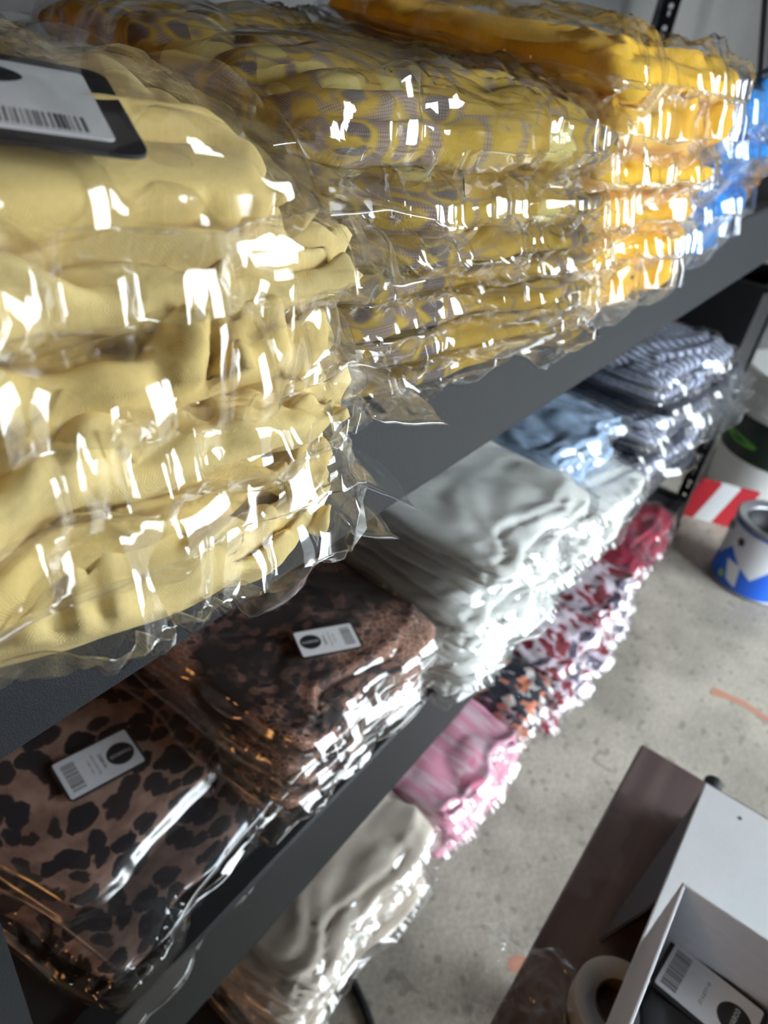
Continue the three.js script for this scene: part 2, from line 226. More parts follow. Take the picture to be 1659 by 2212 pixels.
{ // chalk marks on the floor
  const chalk = std({ color: 0xb98672, roughness: 0.95 });
  const mark = (pts, r, name) => { const s = new THREE.Shape(); const n = mulberry(pts.length * 7 + 1); pts.forEach(([x, z], i) => i ? s.lineTo(x, -z) : s.moveTo(x, -z)); const g = new THREE.ExtrudeGeometry(s, { depth: 0.0006, bevelEnabled: false }).rotateX(-Math.PI / 2); mesh(name, g, chalk, floor); };
  mark([[1.29, 0.06], [1.302, 0.09], [1.308, 0.12], [1.3, 0.16], [1.305, 0.2], [1.318, 0.2], [1.316, 0.16], [1.325, 0.125], [1.32, 0.09], [1.318, 0.06]], 0, 'chalk_mark');
  mark([[0.553, -0.018], [0.56, 0.0], [0.575, 0.004], [0.585, -0.006], [0.578, -0.02], [0.565, -0.026]], 0, 'chalk_mark');
}
// hanging bulb left of the rack: warm light on the back of the bags
{
  const L = thing('hanging_bulb', 'warm globe lamp hanging from a black cord left of the rack', 'lamp', null, [-0.95, 1.27, -0.52]);
  mesh('bulb', new THREE.SphereGeometry(0.1, 32, 20), std({ color: 0xffe2b0, emissive: 0xffb36a, emissiveIntensity: 3 }), L);
  mesh('socket', new THREE.CylinderGeometry(0.02, 0.03, 0.06, 20).translate(0, 0.12, 0), std({ color: 0x151515, roughness: 0.5 }), L);
  mesh('cord', new THREE.CylinderGeometry(0.003, 0.003, 1.08, 8).translate(0, 0.685, 0), std({ color: 0x151515, roughness: 0.7 }), L);
  const p = new THREE.PointLight(0xffb36a, 0.17); p.castShadow = true; p.shadow.radius = 4.9; L.add(p);
}
// ---------------------------------------------------------------- steel rack: four posts, tiers of beams and decks
const FZ = -0.19, BZ = -0.64, X0 = 0.02, X1 = 1.86, TIERS = [0.098, 0.484, 0.88, 1.27], BH = 0.095;
{
  const R = thing('storage_rack', 'black steel storage rack holding all the bagged garments', 'rack', null, [0, 0, 0]);
  const beamShape = () => { const s = new THREE.Shape(); s.moveTo(0, 0); s.lineTo(0.003, -BH); s.lineTo(-0.012, -BH); s.lineTo(-0.012, -BH + 0.002); s.lineTo(0.0005, -BH + 0.002); s.lineTo(-0.0018, 0.0); s.lineTo(-0.02, 0.0015); s.lineTo(-0.02, -0.014); s.lineTo(-0.022, -0.014); s.lineTo(-0.022, 0.0035); s.lineTo(-0.002, 0.003); return s; };
  const long = new THREE.ExtrudeGeometry(beamShape(), { depth: X1 - X0 - 0.004, bevelEnabled: false }).rotateY(Math.PI / 2);     // shape x -> -z, extrude z -> x
  const front = long.clone().scale(1, 1, -1), short = new THREE.ExtrudeGeometry(beamShape(), { depth: FZ - BZ - 0.01, bevelEnabled: false });
  const flip = (g) => { const i = g.index; if (i) { const a = i.array; for (let k = 0; k < a.length; k += 3) [a[k], a[k + 1]] = [a[k + 1], a[k]]; } else { const p = g.attributes; for (const key of Object.keys(p)) { const at = p[key], n = at.itemSize, arr = at.array; for (let k = 0; k < at.count; k += 3) for (let c = 0; c < n; c++) [arr[k * n + c], arr[(k + 1) * n + c]] = [arr[(k + 1) * n + c], arr[k * n + c]]; } } g.computeVertexNormals(); return g; };
  flip(front);
  const beamF = front, beamB = long;
  for (const y of TIERS) {
    const f = mesh('beam', beamF, M.steel, R); f.position.set(X0 + 0.002, y + 0.004, FZ);
    const b = mesh('beam', beamB, M.steel, R); b.position.set(X0 + 0.002, y + 0.004, BZ);
    const l = mesh('side_beam', short, M.steel, R); l.position.set(X1 - 0.003, y + 0.004, BZ + 0.005);
    const r = mesh('side_beam', short, M.steel, R); r.rotation.y = Math.PI; r.position.set(X0 + 0.003, y + 0.004, FZ - 0.005);
    mesh('deck', uvBox(box(X1 - X0 - 0.05, 0.012, FZ - BZ - 0.048, (X0 + X1) / 2, y - 0.007, (FZ + BZ) / 2)), M.deck, R);
  }
  // posts: angle sections with keyhole slots between the tiers
  const H = 1.62, th = 0.0025, wd = 0.036;
  const face = () => { const s = new THREE.Shape(); s.moveTo(0, 0); s.lineTo(wd, 0); s.lineTo(wd, H); s.lineTo(0, H); for (let y = 0.05; y < H - 0.05; y += 0.04) { const h = new THREE.Path(); h.absellipse(wd / 2, y + 0.012, 0.0055, 0.0055, 0, Math.PI * 2); s.holes.push(h); const k = new THREE.Path(); k.moveTo(wd / 2 - 0.0026, y - 0.006); k.lineTo(wd / 2 + 0.0026, y - 0.006); k.lineTo(wd / 2 + 0.0026, y + 0.004); k.lineTo(wd / 2 - 0.0026, y + 0.004); s.holes.push(k); } return new THREE.ExtrudeGeometry(s, { depth: th, bevelEnabled: false, curveSegments: 8 }); };
  const a = face(), bface = face().rotateY(Math.PI / 2).translate(0, 0, 0);
  const angle = mergeGeometries([a, bface]);       // legs along +x and -z
  for (const [x, z, t] of [[X0 - 0.003, FZ + 0.004, 0], [X1 + 0.003, FZ + 0.004, Math.PI / 2], [X1 + 0.003, BZ - 0.004, Math.PI], [X0 - 0.003, BZ - 0.004, -Math.PI / 2]]) { const p = mesh('post', angle, M.steel, R); p.position.set(x, 0.004, z); p.rotation.y = t; const c = mesh('foot_cap', box(0.045, 0.02, 0.045, 0.018 * (t === 0 || t === -Math.PI / 2 ? 1 : -1), 0.01 - 0.004, 0.018 * (z > -0.4 ? -1 : 1)), M.deck, R); c.position.set(x, 0.004, z); }
}
// ---------------------------------------------------------------- bagged garments in stacks
const cache = new Map();
const variant = (key, o) => { if (!cache.has(key)) cache.set(key, makeBag(o)); return cache.get(key); };
// name, bag shape, cloth material, place of the base's centre, turns, size; the film is left out only where told
function bag(name, B, cloth, label, group, pos, rot = [0, 0, 0], sc = [1, 1, 1], film = M.film, parts = {}) {
  const o = thing(name, label, 'bagged garment', group, pos, rot);
  const g = mesh(parts.cloth ?? 'garment', B.garment, cloth, o), f = B.film ? mesh('film_bag', B.film, film, o) : null;
  for (const m of [g, f]) if (m) m.scale.set(...sc);
  if (f) f.userData.label = 'clear plastic film bag';
  return o;
}
const ORD = ['topmost', 'second down', 'third down', 'fourth down', 'fifth down', 'sixth down', 'seventh down', 'eighth down', 'ninth down', 'tenth down', 'eleventh down', 'twelfth down'];
const ord = (i, n) => (i === n - 1 ? 'lowest' : ORD[i]);
const rnd = mulberry(4711), jit = (a) => (rnd() * 2 - 1) * a;
// hang tags: black card with a white printed sticker
function printTexture(kind) {
  const c = document.createElement('canvas'); c.width = 512; c.height = 320; const x = c.getContext('2d');
  x.fillStyle = '#e9e9ec'; x.fillRect(0, 0, 512, 320); x.fillStyle = '#26262a';
  x.beginPath(); x.ellipse(kind === 'wide' ? 250 : 110, kind === 'wide' ? 75 : 150, kind === 'wide' ? 150 : 92, kind === 'wide' ? 62 : 92, 0, 0, Math.PI * 2); x.fill();
  x.textAlign = 'center'; x.textBaseline = 'middle'; x.fillStyle = '#c9c9cc'; x.font = 'bold 38px sans-serif';
  x.save(); x.translate(kind === 'wide' ? 250 : 110, kind === 'wide' ? 75 : 150); if (kind === 'box') x.rotate(Math.PI / 2); x.fillText('TUAROD', 0, 0); x.restore();
  x.fillStyle = '#2a2a2e'; const r = mulberry(kind.length * 31 + 5);
  const bars = (px, py, w, h, vertical) => { let q = 0; while (q < (vertical ? h : w)) { const b = 2 + Math.floor(r() * 3) * 2; vertical ? x.fillRect(px, py + q, w, b) : x.fillRect(px + q, py, b, h); q += b + 2 + Math.floor(r() * 3) * 2; } };
  if (kind === 'wide') { x.font = '26px sans-serif'; x.fillText('11-5-87 1/2 -1', 260, 180); bars(30, 235, 450, 66, false); }
  else if (kind === 'box') { x.font = 'italic 28px sans-serif'; x.save(); x.translate(280, 160); x.rotate(Math.PI / 2); x.fillText('01-5-87/1-18', 0, 0); x.restore(); bars(400, 30, 90, 260, true); }
  else { x.font = 'bold 30px sans-serif'; x.save(); x.translate(232, 160); x.rotate(Math.PI / 2); x.fillText('10148052', 0, 0); x.font = '24px sans-serif'; x.fillText('Print dark brown', 0, -48); x.fillText('Print  Size L', 0, -84); x.restore(); bars(390, 40, 90, 240, true); }
  const t = new THREE.CanvasTexture(c); t.colorSpace = THREE.SRGBColorSpace; return t;
}
const PRINT = { wide: printTexture('wide'), side: printTexture('side'), box: printTexture('box') };
const cardMat = std({ color: 0x222226, roughness: 0.55 }), stick = {}; for (const k in PRINT) stick[k] = std({ map: PRINT[k], roughness: 0.5 });
function roundedRect(w, h, r) { const s = new THREE.Shape(), a = w / 2, b = h / 2; s.moveTo(-a + r, -b); s.lineTo(a - r, -b); s.quadraticCurveTo(a, -b, a, -b + r); s.lineTo(a, b - r); s.quadraticCurveTo(a, b, a - r, b); s.lineTo(-a + r, b); s.quadraticCurveTo(-a, b, -a, b - r); s.lineTo(-a, -b + r); s.quadraticCurveTo(-a, -b, -a + r, -b); return s; }
function sheetCard(w, h, r, th) { const g = new THREE.ExtrudeGeometry(roundedRect(w, h, r), { depth: th, bevelEnabled: false, curveSegments: 6 }).rotateX(-Math.PI / 2), p = g.attributes.position, uv = g.attributes.uv; for (let i = 0; i < p.count; i++) uv.setXY(i, p.getX(i) / w + 0.5, 0.5 - p.getZ(i) / h); return g; }
function hangTag(parent, kind, w, h, pos, rot, inset = 0.004) {
  const c = mesh('hang_tag', sheetCard(w, h, 0.006, 0.0009), cardMat, parent); c.position.set(...pos); c.rotation.set(...rot); c.userData.label = 'black hang tag';
  const s = mesh('sticker', sheetCard(w - 2 * inset, h - 2 * inset, 0.002, 0.0004), stick[kind], c); s.position.y = 0.0009; s.userData.label = 'white printed sticker with black round logo and barcode';
  return c;
}
const up = (rel) => EYE + rel;

// --- pale yellow stack in front, six bags, turned a little
{
  const tur = [0.9, 0.25, 0.55, -0.25, 0.4, 0.1], y = [-0.057, -0.0765, -0.0955, -0.114, -0.132, -0.149], t = [0.029, 0.0285, 0.025, 0.025, 0.024, 0.022];
  for (let i = 0; i < 6; i++) {
    const B = makeBag({ seed: 301 + i * 17, w: [0.255, 0.285, 0.28, 0.27, 0.272, 0.262][i], l: 0.26, t: t[i] * 1.06, nu: 140, nv: 140, stretch: 2.4, fineFold: 1.1, pinches: [3, 4, 7, 5, 8, 5][i], amp: [0.0095, 0.0095, 0.0115, 0.0105, 0.0115, 0.0105][i], wave: [0.03, 0.034, 0.021, 0.026, 0.02, 0.024][i], turn: tur[i], grooves: [2, 2, 3, 3, 4, 3][i], fn: 165, flange: [0.01, [0.055, 0.028, 0.022, 0.048, 0.045, 0.035][i], 0.012, 0.005], crease: [0.0052, 0.0048, 0.0045, 0.005, 0.0045, 0.0048][i], cell: [0.026, 0.024, 0.02, 0.024, 0.02, 0.021][i], long: [2.2, 2.4, 2.4, 2.2, 2.2, 2.4][i], loose: i ? 0.0012 : 0.006, droop: [0.1, 0.1, 0.2, 0.25, 0.6, 0.5][i], flat: i ? null : [0.046, 0.1, 0.088] });
    const o = bag('bagged_garment', B, i % 2 ? M.yellow : M.yellowDeep, `pale yellow garment in clear bag, ${ord(i, 6)} in the nearest stack`, 'pale yellow bags in the nearest stack', [0.064 + jit(0.004), up(y[i]), -0.271 + jit(0.004) - (i ? 0 : 0.012)], [i < 2 ? 0.0 : 0.02, -0.21 + jit(0.02), 0]);
    if (i === 0) hangTag(o, 'wide', 0.076, 0.052, [0.044, B.top(0.045, 0.1) + 0.0078, 0.101], [0.2, -0.22, -0.02], 0.006);
  }
}
// --- patterned yellow and grey stack
{
  const y = [-0.05, -0.076, -0.0945, -0.1065, -0.1245, -0.137, -0.15], t = [0.034, 0.029, 0.02, 0.014, 0.02, 0.0135, 0.0145], fr = [0, 0.0, 0.006, 0.004, 0.01, 0.006, 0.008];
  for (let i = 0; i < 7; i++) {
    const B = makeBag({ seed: 907 + i * 23, w: 0.235, l: 0.27, t: t[i] * 1.06, nu: 80, nv: 80, amp: i < 2 ? 0.006 : 0.0035, wave: 0.036, turn: 0.2 + 0.3 * (i % 3), grooves: 1 + i % 2, fn: 130, flange: [0.025, 0.018, 0.012, 0.005], crease: 0.0046, cell: 0.019, long: 2.4, droop: 0.15 });
    bag('bagged_garment', B, M.snake, `yellow and grey print garment in clear bag, ${ord(i, 7)} in its stack`, 'yellow and grey print bags in the second stack', [0.366 + jit(0.005), up(y[i]), -0.303 + fr[i]], [i < 2 ? 0.06 : 0.01, -0.2 + jit(0.03), 0]);
  }
}
// --- shared shapes for the rest
const V = (k, o = {}) => variant('v' + k + JSON.stringify(o), { seed: 2000 + k * 71, w: 0.2, l: 0.25, t: 0.02, nu: 56, nv: 56, fn: 84, amp: 0.0042, wave: 0.034, turn: 0.3 * k, grooves: 1 + k % 2, crease: 0.0045, cell: 0.02, long: 2.2, flange: [0.015, 0.018, 0.01, 0.008], ...o });
function stack(n, cloth, words, of, group, cx, front, base, t, w, l, o = {}) {
  for (let i = 0; i < n; i++) {                      // from the top down
    const k = n - 1 - i, B = V((i + (o.from ?? 0)) % 4, o.shape), m = Array.isArray(cloth) ? cloth[i % cloth.length] : cloth;
    const sx = w / 0.2 * (1 + jit(0.04)), sz = l / 0.25 * (1 + jit(0.03)), sy = t / 0.02 * (o.thick ?? 1.04);
    bag('bagged_garment', B, m, `${words}, ${n === 1 ? '' : ord(i, n) + ' in '}${of}`, group, [cx + jit(o.slide ?? 0.008), base + k * t, front - l / 2 + jit(o.slide ?? 0.008)], [o.tilt ?? 0.01, (o.turn ?? -0.1) + jit(0.05), jit(0.01)], [sx, sy, sz], o.film ?? M.film);
  }
}
// --- orange yellow stack, then the blue one, on the top shelf
stack(6, [M.gold, M.orange], 'orange yellow garment in clear bag', 'the orange stack', 'orange yellow bags on the top shelf', 0.572, -0.162, up(-0.148), 0.0268, 0.19, 0.25, { tilt: 0.05, turn: -0.15, shape: { crease: 0.005, fn: 96 } });
stack(5, M.blue, 'bright blue garment in clear bag', 'the blue stack', 'bright blue bags on the top shelf', 0.83, -0.17, up(-0.148), 0.028, 0.23, 0.27, { from: 1, tilt: 0.03, turn: -0.05, shape: { amp: 0.006 } });
// --- middle shelf: leopard print, brown scale print, white, ice blue, ribbed knits, dark
{
  const y2 = TIERS[1];
  const B = makeBag({ seed: 5101, w: 0.2, l: 0.24, t: 0.02, nu: 70, nv: 70, amp: 0.0022, wave: 0.05, turn: 0.8, grooves: 0, fn: 110, flange: [0.012, 0.025, 0.012, 0.055], crease: 0.0018, cell: 0.045, long: 1.6, droop: 0.06 });
  const o = bag('bagged_garment', B, M.leopard, 'leopard print garment with tilted tag in wide cloudy bag on middle shelf', 'leopard print bags on the middle shelf', [0.195, y2 + 0.026, -0.385], [0.03, 0.14, 0], [1, 1, 1], M.cloudy);
  hangTag(o, 'side', 0.062, 0.039, [-0.012, 0.0225, 0.052], [0.03, Math.PI - 0.33, 0.0], 0.002);
  const B2 = makeBag({ seed: 5151, w: 0.21, l: 0.25, t: 0.022, nu: 60, nv: 60, amp: 0.003, wave: 0.045, turn: 0.2, grooves: 1, fn: 110, flange: [0.015, 0.03, 0.012, 0.03], crease: 0.0035, cell: 0.022, long: 1.8, droop: 0.3 });
  bag('bagged_garment', B2, M.leopard, 'leopard print garment in clear bag under the cloudy leopard bag', 'leopard print bags on the middle shelf', [0.19, y2, -0.345], [0, 0.16, 0]);
  stack(6, M.scale, 'brown scale print garment in clear bag', 'the brown print stack', 'brown scale print bags on the middle shelf', 0.37, -0.2, y2, 0.0185, 0.19, 0.25, { turn: -0.02, shape: { crease: 0.0028, cell: 0.032, amp: 0.0025, gather: 0.4, flange: [0.03, 0.02, 0.012, 0.012] } });
  const top = scene.children.filter((c) => /topmost in the brown print stack/.test(c.userData.label))[0];
  hangTag(top, 'side', 0.055, 0.031, [-0.006, 0.0262, 0.07], [0.03, -0.5, 0.0], 0.002);
  const whiteShape = { crease: 0.0034, cell: 0.026, gather: 0.5, amp: 0.004, wave: 0.025, fn: 70, nu: 50, nv: 50 };
  stack(10, M.white, 'white garment in clear bag', 'the tall white stack', 'white bags in the tall white stack', 0.575, -0.165, y2, 0.0185, 0.2, 0.3, { turn: -0.08, slide: 0.012, shape: whiteShape });
  stack(6, M.white, 'white garment in clear bag', 'the short white stack', 'white bags in the short white stack', 0.81, -0.16, y2, 0.0185, 0.2, 0.3, { from: 2, turn: -0.06, slide: 0.012, shape: whiteShape });
  stack(3, M.ice, 'pale blue striped garment in clear bag', 'the pale blue pile', 'pale blue bags on the short white stack', 0.82, -0.21, y2 + 6 * 0.0185, 0.018, 0.19, 0.27, { from: 1, turn: -0.1, shape: whiteShape });
  stack(9, [M.rib, M.rib, M.navy], 'ribbed blue knit folded in clear bag', 'the ribbed knit stack', 'ribbed blue knits on the middle shelf', 1.13, -0.165, y2, 0.0235, 0.27, 0.33, { turn: -0.12, shape: { amp: 0.002, crease: 0.0035, edge: 0.3, grooves: 2, fn: 64, nu: 50, nv: 50 } });
  stack(3, M.dark, 'dark grey garment in cloudy bag', 'the far dark stack', 'dark bags at the far end of the middle shelf', 1.45, -0.175, y2, 0.034, 0.24, 0.3, { turn: -0.1, film: M.cloudy, shape: { crease: 0.0022, cell: 0.03, flange: [0.02, 0.04, 0.02, 0.03], fn: 70 } });
}
// --- bottom shelf
{
  const y3 = TIERS[0], s = { fn: 70, nu: 50, nv: 50, crease: 0.0036, cell: 0.027, gather: 0.5 };
  stack(5, M.cream, 'cream garment in clear bag', 'the cream stack', 'cream bags on the bottom shelf', 0.41, -0.165, y3, 0.021, 0.26, 0.3, { turn: -0.05, shape: { ...s, amp: 0.006, wave: 0.03 } });
  stack(6, M.pink, 'pink striped garment in clear bag', 'the pink stack', 'pink bags on the bottom shelf', 0.655, -0.15, y3, 0.019, 0.19, 0.28, { from: 1, turn: -0.05, shape: s });
  stack(6, M.coral, 'coral spotted dark garment in clear bag', 'its narrow stack', 'dark coral print bags on the bottom shelf', 0.815, -0.165, y3, 0.019, 0.11, 0.28, { from: 2, turn: 0.03, shape: s });
  stack(6, M.red, 'red and white garment in bag', 'the stack touching the coral prints', 'white and red print bags nearer', 0.965, -0.135, y3, 0.02, 0.18, 0.28, { from: 3, turn: -0.1, slide: 0.014, shape: s });
  stack(6, M.red, 'red and white garment in bag', 'the stack touching the wine bags', 'white and red print bags farther', 1.16, -0.145, y3, 0.02, 0.18, 0.28, { from: 1, turn: -0.05, slide: 0.014, shape: s });
  stack(4, M.wine, 'wine red garment in clear bag', 'the wine red stack', 'wine red bags on the bottom shelf', 1.43, -0.165, y3, 0.025, 0.3, 0.3, { turn: 0, shape: s });
}
// ---------------------------------------------------------------- things off the rack
// low dark table beside the rack
const TT = up(-0.55);
{
  const texWood = dataTexture(512, 512, (x, y) => { const g = fbm(nA, x * 3, y * 40, 40, 4), b = fbm(nB, x * 4, y * 4, 4), s = smooth(0.1, 0.3, fbm(nC, x * 10, y * 10, 10)); return mix3(mix3(rgb(88, 72, 72), rgb(108, 90, 88), clamp(0.5 + g + 0.6 * b, 0, 1)), rgb(126, 114, 116), 0.4 * s); });
  const T = thing('low_table', 'low dark brown table with dusty scuffed top beside the rack', 'table', null, [0, 0, 0]);
  mesh('table_top', uvBox(box(0.86, 0.022, 0.5, 0.57 - 0.43, TT - 0.011, -0.004 + 0.25, 0.003)), std({ map: sized(texWood, 0.5), roughness: 0.5 }), T);
  const lm = std({ color: 0x241c1b, roughness: 0.5 }), rub = std({ color: 0x1a1a1b, roughness: 0.7 });
  for (const [x, z] of [[0.54, 0.06], [0.54, 0.46], [-0.25, 0.06], [-0.25, 0.46]]) { mesh('leg', box(0.04, TT - 0.022 - 0.05, 0.04, x, (TT - 0.022 + 0.05) / 2, z, 0.003), lm, T); mesh('caster', new THREE.CylinderGeometry(0.025, 0.025, 0.022, 24).rotateX(Math.PI / 2).translate(x, 0.025, z), rub, T); mesh('caster_fork', box(0.03, 0.03, 0.034, x, 0.042, z), lm, T); }
  // black round bumper on the far edge
  mesh('edge_bumper', new THREE.CylinderGeometry(0.008, 0.009, 0.014, 20).rotateZ(Math.PI / 2).translate(0.576, TT - 0.01, 0.068), rub, T);
}
{ // white carton on the table; a grey sheet paints shade under its lid
  const white = std({ map: sized(faint(rgb(226, 229, 233), 0.02, 41), 0.3), roughness: 0.55 }), grey = std({ color: 0x4c494f, roughness: 0.7 });
  const C = thing('white_carton', 'flat white carton with painted shade under its lid lying on the dark table', 'carton', null, [0, 0, 0]);
  const yt = up(-0.5);
  mesh('lid_panel', box(0.5, 0.003, 0.36, 0.516 - 0.25, yt - 0.0015, 0.055 + 0.18, 0.0012), white, C);
  mesh('carton_wall', box(0.0025, 0.0465, 0.33, 0.512, TT + 0.0235, 0.24), white, C);
  mesh('carton_wall', box(0.47, 0.0465, 0.0025, 0.27, TT + 0.0235, 0.405), white, C);
  mesh('carton_wall', box(0.0025, 0.0465, 0.33, 0.03, TT + 0.0235, 0.24), white, C);
  const q = [[0.514, yt - 0.003, 0.056], [0.385, yt - 0.003, 0.0555], [0.36, TT + 0.0006, 0.034], [0.516, TT + 0.0006, 0.061]];
  const flap = (t) => { const g = new THREE.BufferGeometry(), v = []; for (const d of [0, t]) for (const p of q) v.push(p[0], p[1], p[2] + d); g.setAttribute('position', new THREE.Float32BufferAttribute(v, 3)); g.setIndex([0, 2, 1, 0, 3, 2, 4, 5, 6, 4, 6, 7, 0, 1, 5, 0, 5, 4, 1, 2, 6, 1, 6, 5, 2, 3, 7, 2, 7, 6, 3, 0, 4, 3, 4, 7]); const n = g.toNonIndexed(); n.computeVertexNormals(); return n; };
  const f = mesh('shade_flap', flap(0.002), grey, C); f.userData.label = 'grey sheet painting the shade under the lid';  // splayed sheet coloured dark to stand in for shade below the overhang
  // pinhole dent near the far corner
  mesh('pinhole', new THREE.CylinderGeometry(0.0016, 0.0016, 0.0006, 12).translate(0.5, yt + 0.0001, 0.088), std({ color: 0x5a5148, roughness: 0.8 }), C);
}
{ // open white tray standing on the carton, with black packs
  const y0 = up(-0.5) + 0.0006, y1 = up(-0.42), xa = 0.08, xb = 0.3455, za = 0.0555, zb = 0.26, th = 0.0024, white = std({ map: sized(faint(rgb(222, 224, 230), 0.02, 42), 0.3), roughness: 0.55 });
  const B = thing('open_box', 'open white box holding black packs on top of the white carton', 'box', null, [0, 0, 0]);
  const wallG = (a, b, c, d) => box(b - a, y1 - y0, d - c, (a + b) / 2, (y0 + y1) / 2, (c + d) / 2, 0.0009);
  mesh('box_bottom', box(xb - xa, 0.002, zb - za, (xa + xb) / 2, y0 + 0.001, (za + zb) / 2), white, B);
  mesh('box_wall', wallG(xb - th, xb, za, zb), white, B); mesh('box_wall', wallG(xa, xa + th, za, zb), white, B); mesh('box_wall', wallG(xa + th, xb - th, za, za + th), white, B); mesh('box_wall', wallG(xa + th, xb - th, zb - th, zb), white, B);
  const blk = phys({ color: 0x1b1b1e, roughness: 0.35, clearcoat: 0.3, clearcoatRoughness: 0.3 });
  const packB = variant('pack', { seed: 71, w: 0.11, l: 0.16, t: 0.02, nu: 40, nv: 40, film: false, amp: 0.002, grooves: 0 });
  const P1 = thing('black_pack', 'black pack with white round-logo sticker against far wall of the open box', 'pack', 'black packs in the open box', [0.283, y0 + 0.003, 0.15]);
  mesh('pack_body', packB.garment, blk, P1);
  hangTag(P1, 'box', 0.064, 0.04, [0.041, 0.0215, -0.051], [0, Math.PI / 2 - 0.12, -0.05], 0.003);
  const P2 = thing('black_pack', 'black pack with small white label nearer in the open box', 'pack', 'black packs in the open box', [0.165, y0 + 0.003, 0.15]);
  mesh('pack_body', packB.garment, blk, P2);
  hangTag(P2, 'side', 0.07, 0.04, [0.03, 0.0215, -0.062], [0, Math.PI / 2 + 0.2, 0.05], 0.002);
}
{ // roll of tape and a scrap of clear film on the table
  const tp = std({ color: 0xc6c8cc, roughness: 0.35 }), core = std({ color: 0x6b5242, roughness: 0.85 });
  const R = thing('tape_roll', 'small pale roll of tape on the dark table by the white carton', 'tape', null, [0.316, TT, 0.062]);
  mesh('tape', new THREE.LatheGeometry([[0.0175, 0.001], [0.031, 0], [0.0318, 0.0008], [0.0318, 0.0192], [0.031, 0.02], [0.0175, 0.019], [0.0175, 0.001]].map(([a, b]) => new THREE.Vector2(a, b)), 64), tp, R);
  mesh('core', new THREE.LatheGeometry([[0.0158, 0.0012], [0.0174, 0.001], [0.0174, 0.019], [0.0158, 0.0188], [0.0158, 0.0012]].map(([a, b]) => new THREE.Vector2(a, b)), 48), core, R);
  const F = facetNoise(77), g = new THREE.PlaneGeometry(0.09, 0.12, 50, 60).rotateX(-Math.PI / 2), p = g.attributes.position;
  for (let i = 0; i < p.count; i++) { const x = p.getX(i), z = p.getZ(i), e = smooth(0, 0.02, Math.min(0.045 - Math.abs(x), 0.06 - Math.abs(z)) + 0.006); p.setY(i, 0.003 + e * (0.006 + 0.006 * F(x / 0.014, z / 0.02) + 0.003 * F(x / 0.006 + 9, z / 0.006))); p.setX(i, x * (1 + 0.15 * F(z / 0.02, 3))); p.setZ(i, z * (1 + 0.12 * F(x / 0.02 + 5, 8))); }
  g.computeVertexNormals();
  const s = mesh('film_scrap', g, M.film); s.position.set(0.285, TT, 0.028); s.rotation.y = 0.3; tag(s, 'crumpled scrap of clear film on the dark table by the tape', 'plastic');
}
